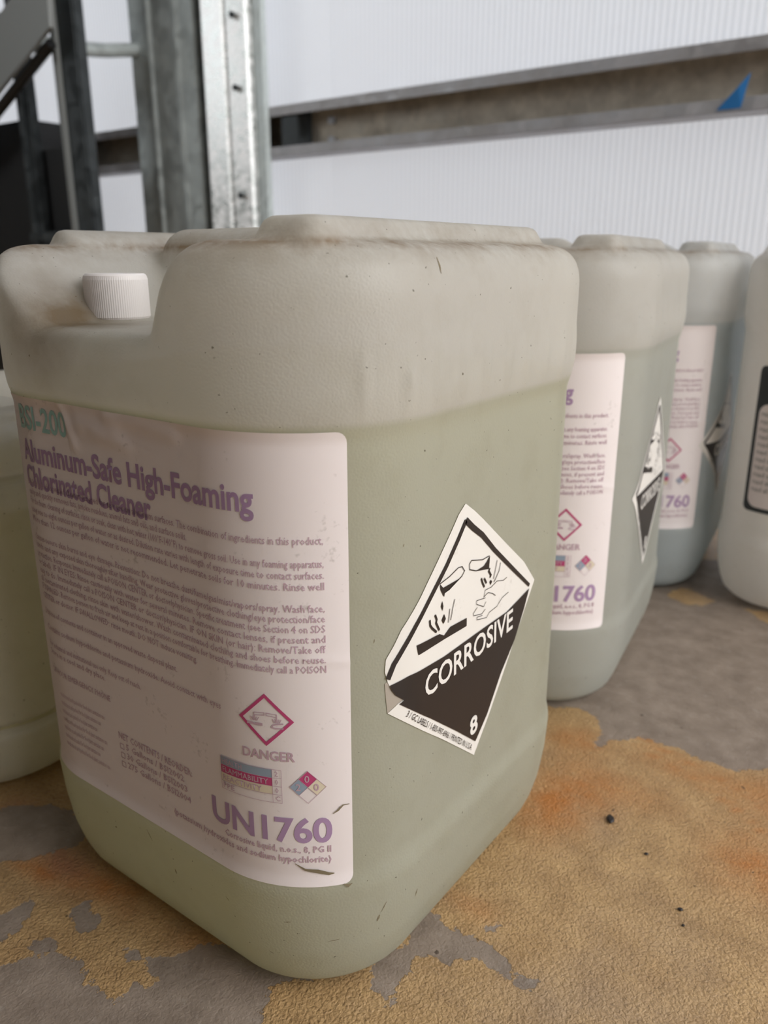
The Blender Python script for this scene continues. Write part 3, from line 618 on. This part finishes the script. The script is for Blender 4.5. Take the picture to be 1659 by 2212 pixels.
# white opaque can with the framed label
def white_can(x, y, rz):
    r = empty('jerrycan', (x, y, 0), rz); tag(r, 'white opaque jerrycan with a black-framed label at the right edge', 'jug')
    me = body_mesh.copy(); me.materials.clear(); me.materials.append(MAT['hdpe_white']); b = bpy.data.objects.new('body', me); C.objects.link(b); b.parent = r
    screw_cap(r, (-.052, -.084), .0160, .3345, .0225)
    L = Flat().poly(rrect(-.1015, .090, .112, .262, .006)).build('framed_label', MAT['charcoal'], r, .0004, .003, .004)
    W = Flat().poly(rrect(-.0965, .085, .117, .224, .010)).build('white_panel', MAT['label'], L, .0007, .003, .004)
    t = Flat()
    for k in range(11): t.text('read all precautions and directions before use and handling', -.0930, .212-k*.0078, .0075, x1=.076-(k % 4)*.008, res=1, bold=.01)
    t.build('lettering', MAT['greyp'], L, .001, .006)
    tag(L, 'black framed label with a white panel of small print'); return r
white_can(.2310, .6563, math.radians(1))
# can at the far left, only its side and lower grooves seen
r0 = empty('jerrycan', (-.305, -.02, 0)); tag(r0, 'shorter cream jerrycan with moulded grooves standing left of the nearest jug', 'jug')
V0, Q0 = nets(lambda a, b, c: sdf(a, b, c, (.0757, .327)), LO, HI, .0036); V0[:, 2] *= .70
b0 = bpy.data.objects.new('body', fast_mesh('body', V0, Q0, MAT['hdpe'])); C.objects.link(b0); b0.parent = r0
l0 = bpy.data.objects.new('liquid', fast_mesh('liquid', LV*np.array([.97, .97, .70]), LQ, MAT['liq1'])); C.objects.link(l0); l0.parent = r0
screw_cap(r0, (-.052, -.084), .0160, .2342, .0225)

# ------------------------------------------------------------------ steelwork
pr = c_purlin('steel_purlin', -4.0, 3.0, 1.142, .580, .682, .060, .020, 'grey steel channel purlin running along the white wall behind the jugs')
mb = MB(); mb.box(0, .05, -.052, -.003, .004, .098, .002); br = mb.build('bracket', MAT['darksteel'], pr); br.location.x = -1.0+4.0-.03
for dz in (.03, .07):
    mb = MB(); mb.tube([(0, -.002, dz), (0, -.014, dz)], .009, 6); bo = mb.build('bolt', MAT['purlin'], pr); bo.location.x = 3.08
pr2 = c_purlin('steel_purlin', -4.0, 3.0, 1.142, 1.75, 1.852, .060, .020, 'upper grey steel purlin above the frame')
col = empty('steel_column', (-1.195, 1.03, 0)); tag(col, 'galvanised steel column of two studs back to back left of centre', 'column')
def studpart(nm, prof, m):
    mb = MB(); mb.extrude(prof, 'z', 0, 3.0); return mb.build(nm, m, col)
x0 = lambda v: v+1.195
yf = .018; yb = .052
studpart('stud', [(x0(-1.475), yb), (x0(-1.475), yf+.004), (x0(-1.471), yf), (x0(-1.412), yf), (x0(-1.405), yf-.006), (x0(-1.397), yf-.006), (x0(-1.390), yf), (x0(-1.318), yf), (x0(-1.311), yf-.006), (x0(-1.300), yf-.006), (x0(-1.292), yf), (x0(-1.250), yf), (x0(-1.246), yf+.004), (x0(-1.246), yb)], MAT['steel'])
studpart('spacer', [(x0(-1.246), yb), (x0(-1.246), yf+.020), (x0(-1.204), yf+.020), (x0(-1.204), yb)], MAT['darksteel'])
studpart('stud', [(x0(-1.204), yb), (x0(-1.204), yf-.016), (x0(-1.198), yf-.020), (x0(-1.146), yf-.012), (x0(-1.139), yf-.002), (x0(-1.132), yf-.010), (x0(-1.088), yf+.002), (x0(-1.084), yf+.008), (x0(-1.084), yb)], MAT['spangle'])
studpart('lip', [(x0(-1.0839), yb), (x0(-1.0839), yf+.020), (x0(-1.060), yf+.022), (x0(-1.056), yb)], MAT['steel'])
for z in (.42, .50, .72, .86):
    for xx in (-1.180, -1.110):
        mb = MB(); mb.tube([(0, 0, 0), (0, -.006, 0)], .007, 6); s_ = mb.build('screw', MAT['darksteel'], col); s_.location = (x0(xx), yf-.010, z)

# folding frame at the far left: uprights, rail, diagonal plate and brace
fr = empty('steel_stand', (-1.455, .85, 0)); tag(fr, 'dark steel stand with uprights and a diagonal grey plate at the upper left', 'stand')
def fpart(nm, m, fn):
    mb = MB(); fn(mb); return mb.build(nm, m, fr)
def wx(v): return v+1.455
def flat_plate(mb, pts, y0, y1):
    n = len(pts); k = len(mb.v)
    for y in (y0, y1): mb.v += [Vector((wx(p[0]), y, p[1])) for p in pts]
    mb.f += [[k+i for i in range(n)], [k+n+i for i in range(n)][::-1]]+[[k+i, k+n+i, k+n+(i+1) % n, k+(i+1) % n] for i in range(n)]
for x0_, x1_, edge in ((-1.500, -1.405, 'alu'), (-1.668, -1.622, 'darksteel')):
    fpart('upright', MAT['darksteel'], lambda mb: mb.box(wx(x0_), wx(x1_), 0, .03, 0, 1.3, .004))
    fpart('upright_lip', MAT[edge], lambda mb: mb.box(wx(x0_)+.020, wx(x0_)+.036, -.010, 0, 0, 1.3, .002))
fpart('rail', MAT['steel'], lambda mb: mb.tube([(wx(-1.57), -.03, .818), (wx(-1.50), -.02, .822), (wx(-1.475), .04, .818), (wx(-1.46), .12, .826), (wx(-1.45), .225, .845)], .015, 14))
fpart('diagonal_plate', MAT['alu'], lambda mb: flat_plate(mb, [(-2.0, .575), (-1.405, .832), (-1.400, .895), (-1.470, .935), (-2.0, .705)], -.060, -.050))
fpart('brace', MAT['blackbin'], lambda mb: mb.tube([(wx(-2.0), -.03, .565), (wx(-1.45), -.03, .812)], .012, 8))
fpart('back_plate', MAT['blackbin'], lambda mb: mb.box(wx(-1.640), wx(-1.490), .030, .036, .43, .615, .001))
fpart('cross_bar', MAT['darksteel'], lambda mb: mb.box(wx(-1.66), wx(-1.44), -.012, 0, .405, .425, .002))
fpart('clamp', MAT['darksteel'], lambda mb: mb.tube([(wx(-1.80), -.02, .86), (wx(-1.60), -.02, .885)], .022, 12))
bn = MB(); bn.box(-3.1, -1.72, .90, 1.06, 0, .70, .02); tag(bn.build('storage_bin', MAT['blackbin']), 'black bin in the dark corner behind the steel stand', 'bin')
cb = MB(); cb.box(-1.4, .10, -1.10, -.62, 0, 2.0, .01); tag(cb.build('light_blocker', MAT['darksteel']), 'tall dark box added behind the camera to block light', 'blocker')  # unseen box added to shade the jug front and the floor before it

# blue tape scrap on the purlin
tp = MB(); k = [(0, 0, 0), (.036, -.001, .0), (.046, -.003, .048), (.030, -.004, .030)]
tp.v += [Vector(v) for v in k]+[Vector((v[0], v[1]-.0006, v[2])) for v in k]
tp.f += [[0, 1, 2, 3], [7, 6, 5, 4]]+[[i, 4+i, 4+(i+1) % 4, (i+1) % 4] for i in range(4)]
to = tp.build('tape_scrap', MAT['tape']); to.location = (-.094, 1.0790, .584); tag(to, 'small torn blue tape scrap stuck on the purlin at the right', 'tape')

# dark crumbs on the floor
def crumb(x, y, r, k, ang, label):
    bm = bmesh.new(); bmesh.ops.create_icosphere(bm, subdivisions=2, radius=1)
    for v in bm.verts:
        f_ = 1+.18*math.sin(v.co.x*5+x*90)*math.cos(v.co.y*4+y*70); v.co = Vector((v.co.x*r*k*f_, v.co.y*r*f_, (v.co.z*.45+.45)*r))
    me = bpy.data.meshes.new('dirt_crumb'); bm.to_mesh(me); bm.free(); me.materials.append(MAT['black'])
    me.polygons.foreach_set('use_smooth', [True]*len(me.polygons))
    o = bpy.data.objects.new('dirt_crumb', me); C.objects.link(o); o.location = (x, y, .0002); o.rotation_euler = (0, 0, ang); tag(o, label, 'crumb', 'dark crumbs on the floor')
crumb(.166, .112, .0026, 1.7, 2.1, 'largest black crumb on the tan floor right of the nearest jug')
crumb(.197, .094, .0011, 1.4, .6, 'small black crumb just beyond the largest one towards the front')
crumb(.229, .060, .0013, 1.3, .2, 'upper of two dark crumbs near the front right floor')
crumb(.234, .049, .0009, 1.2, 1.0, 'lower of two dark crumbs near the front right floor')
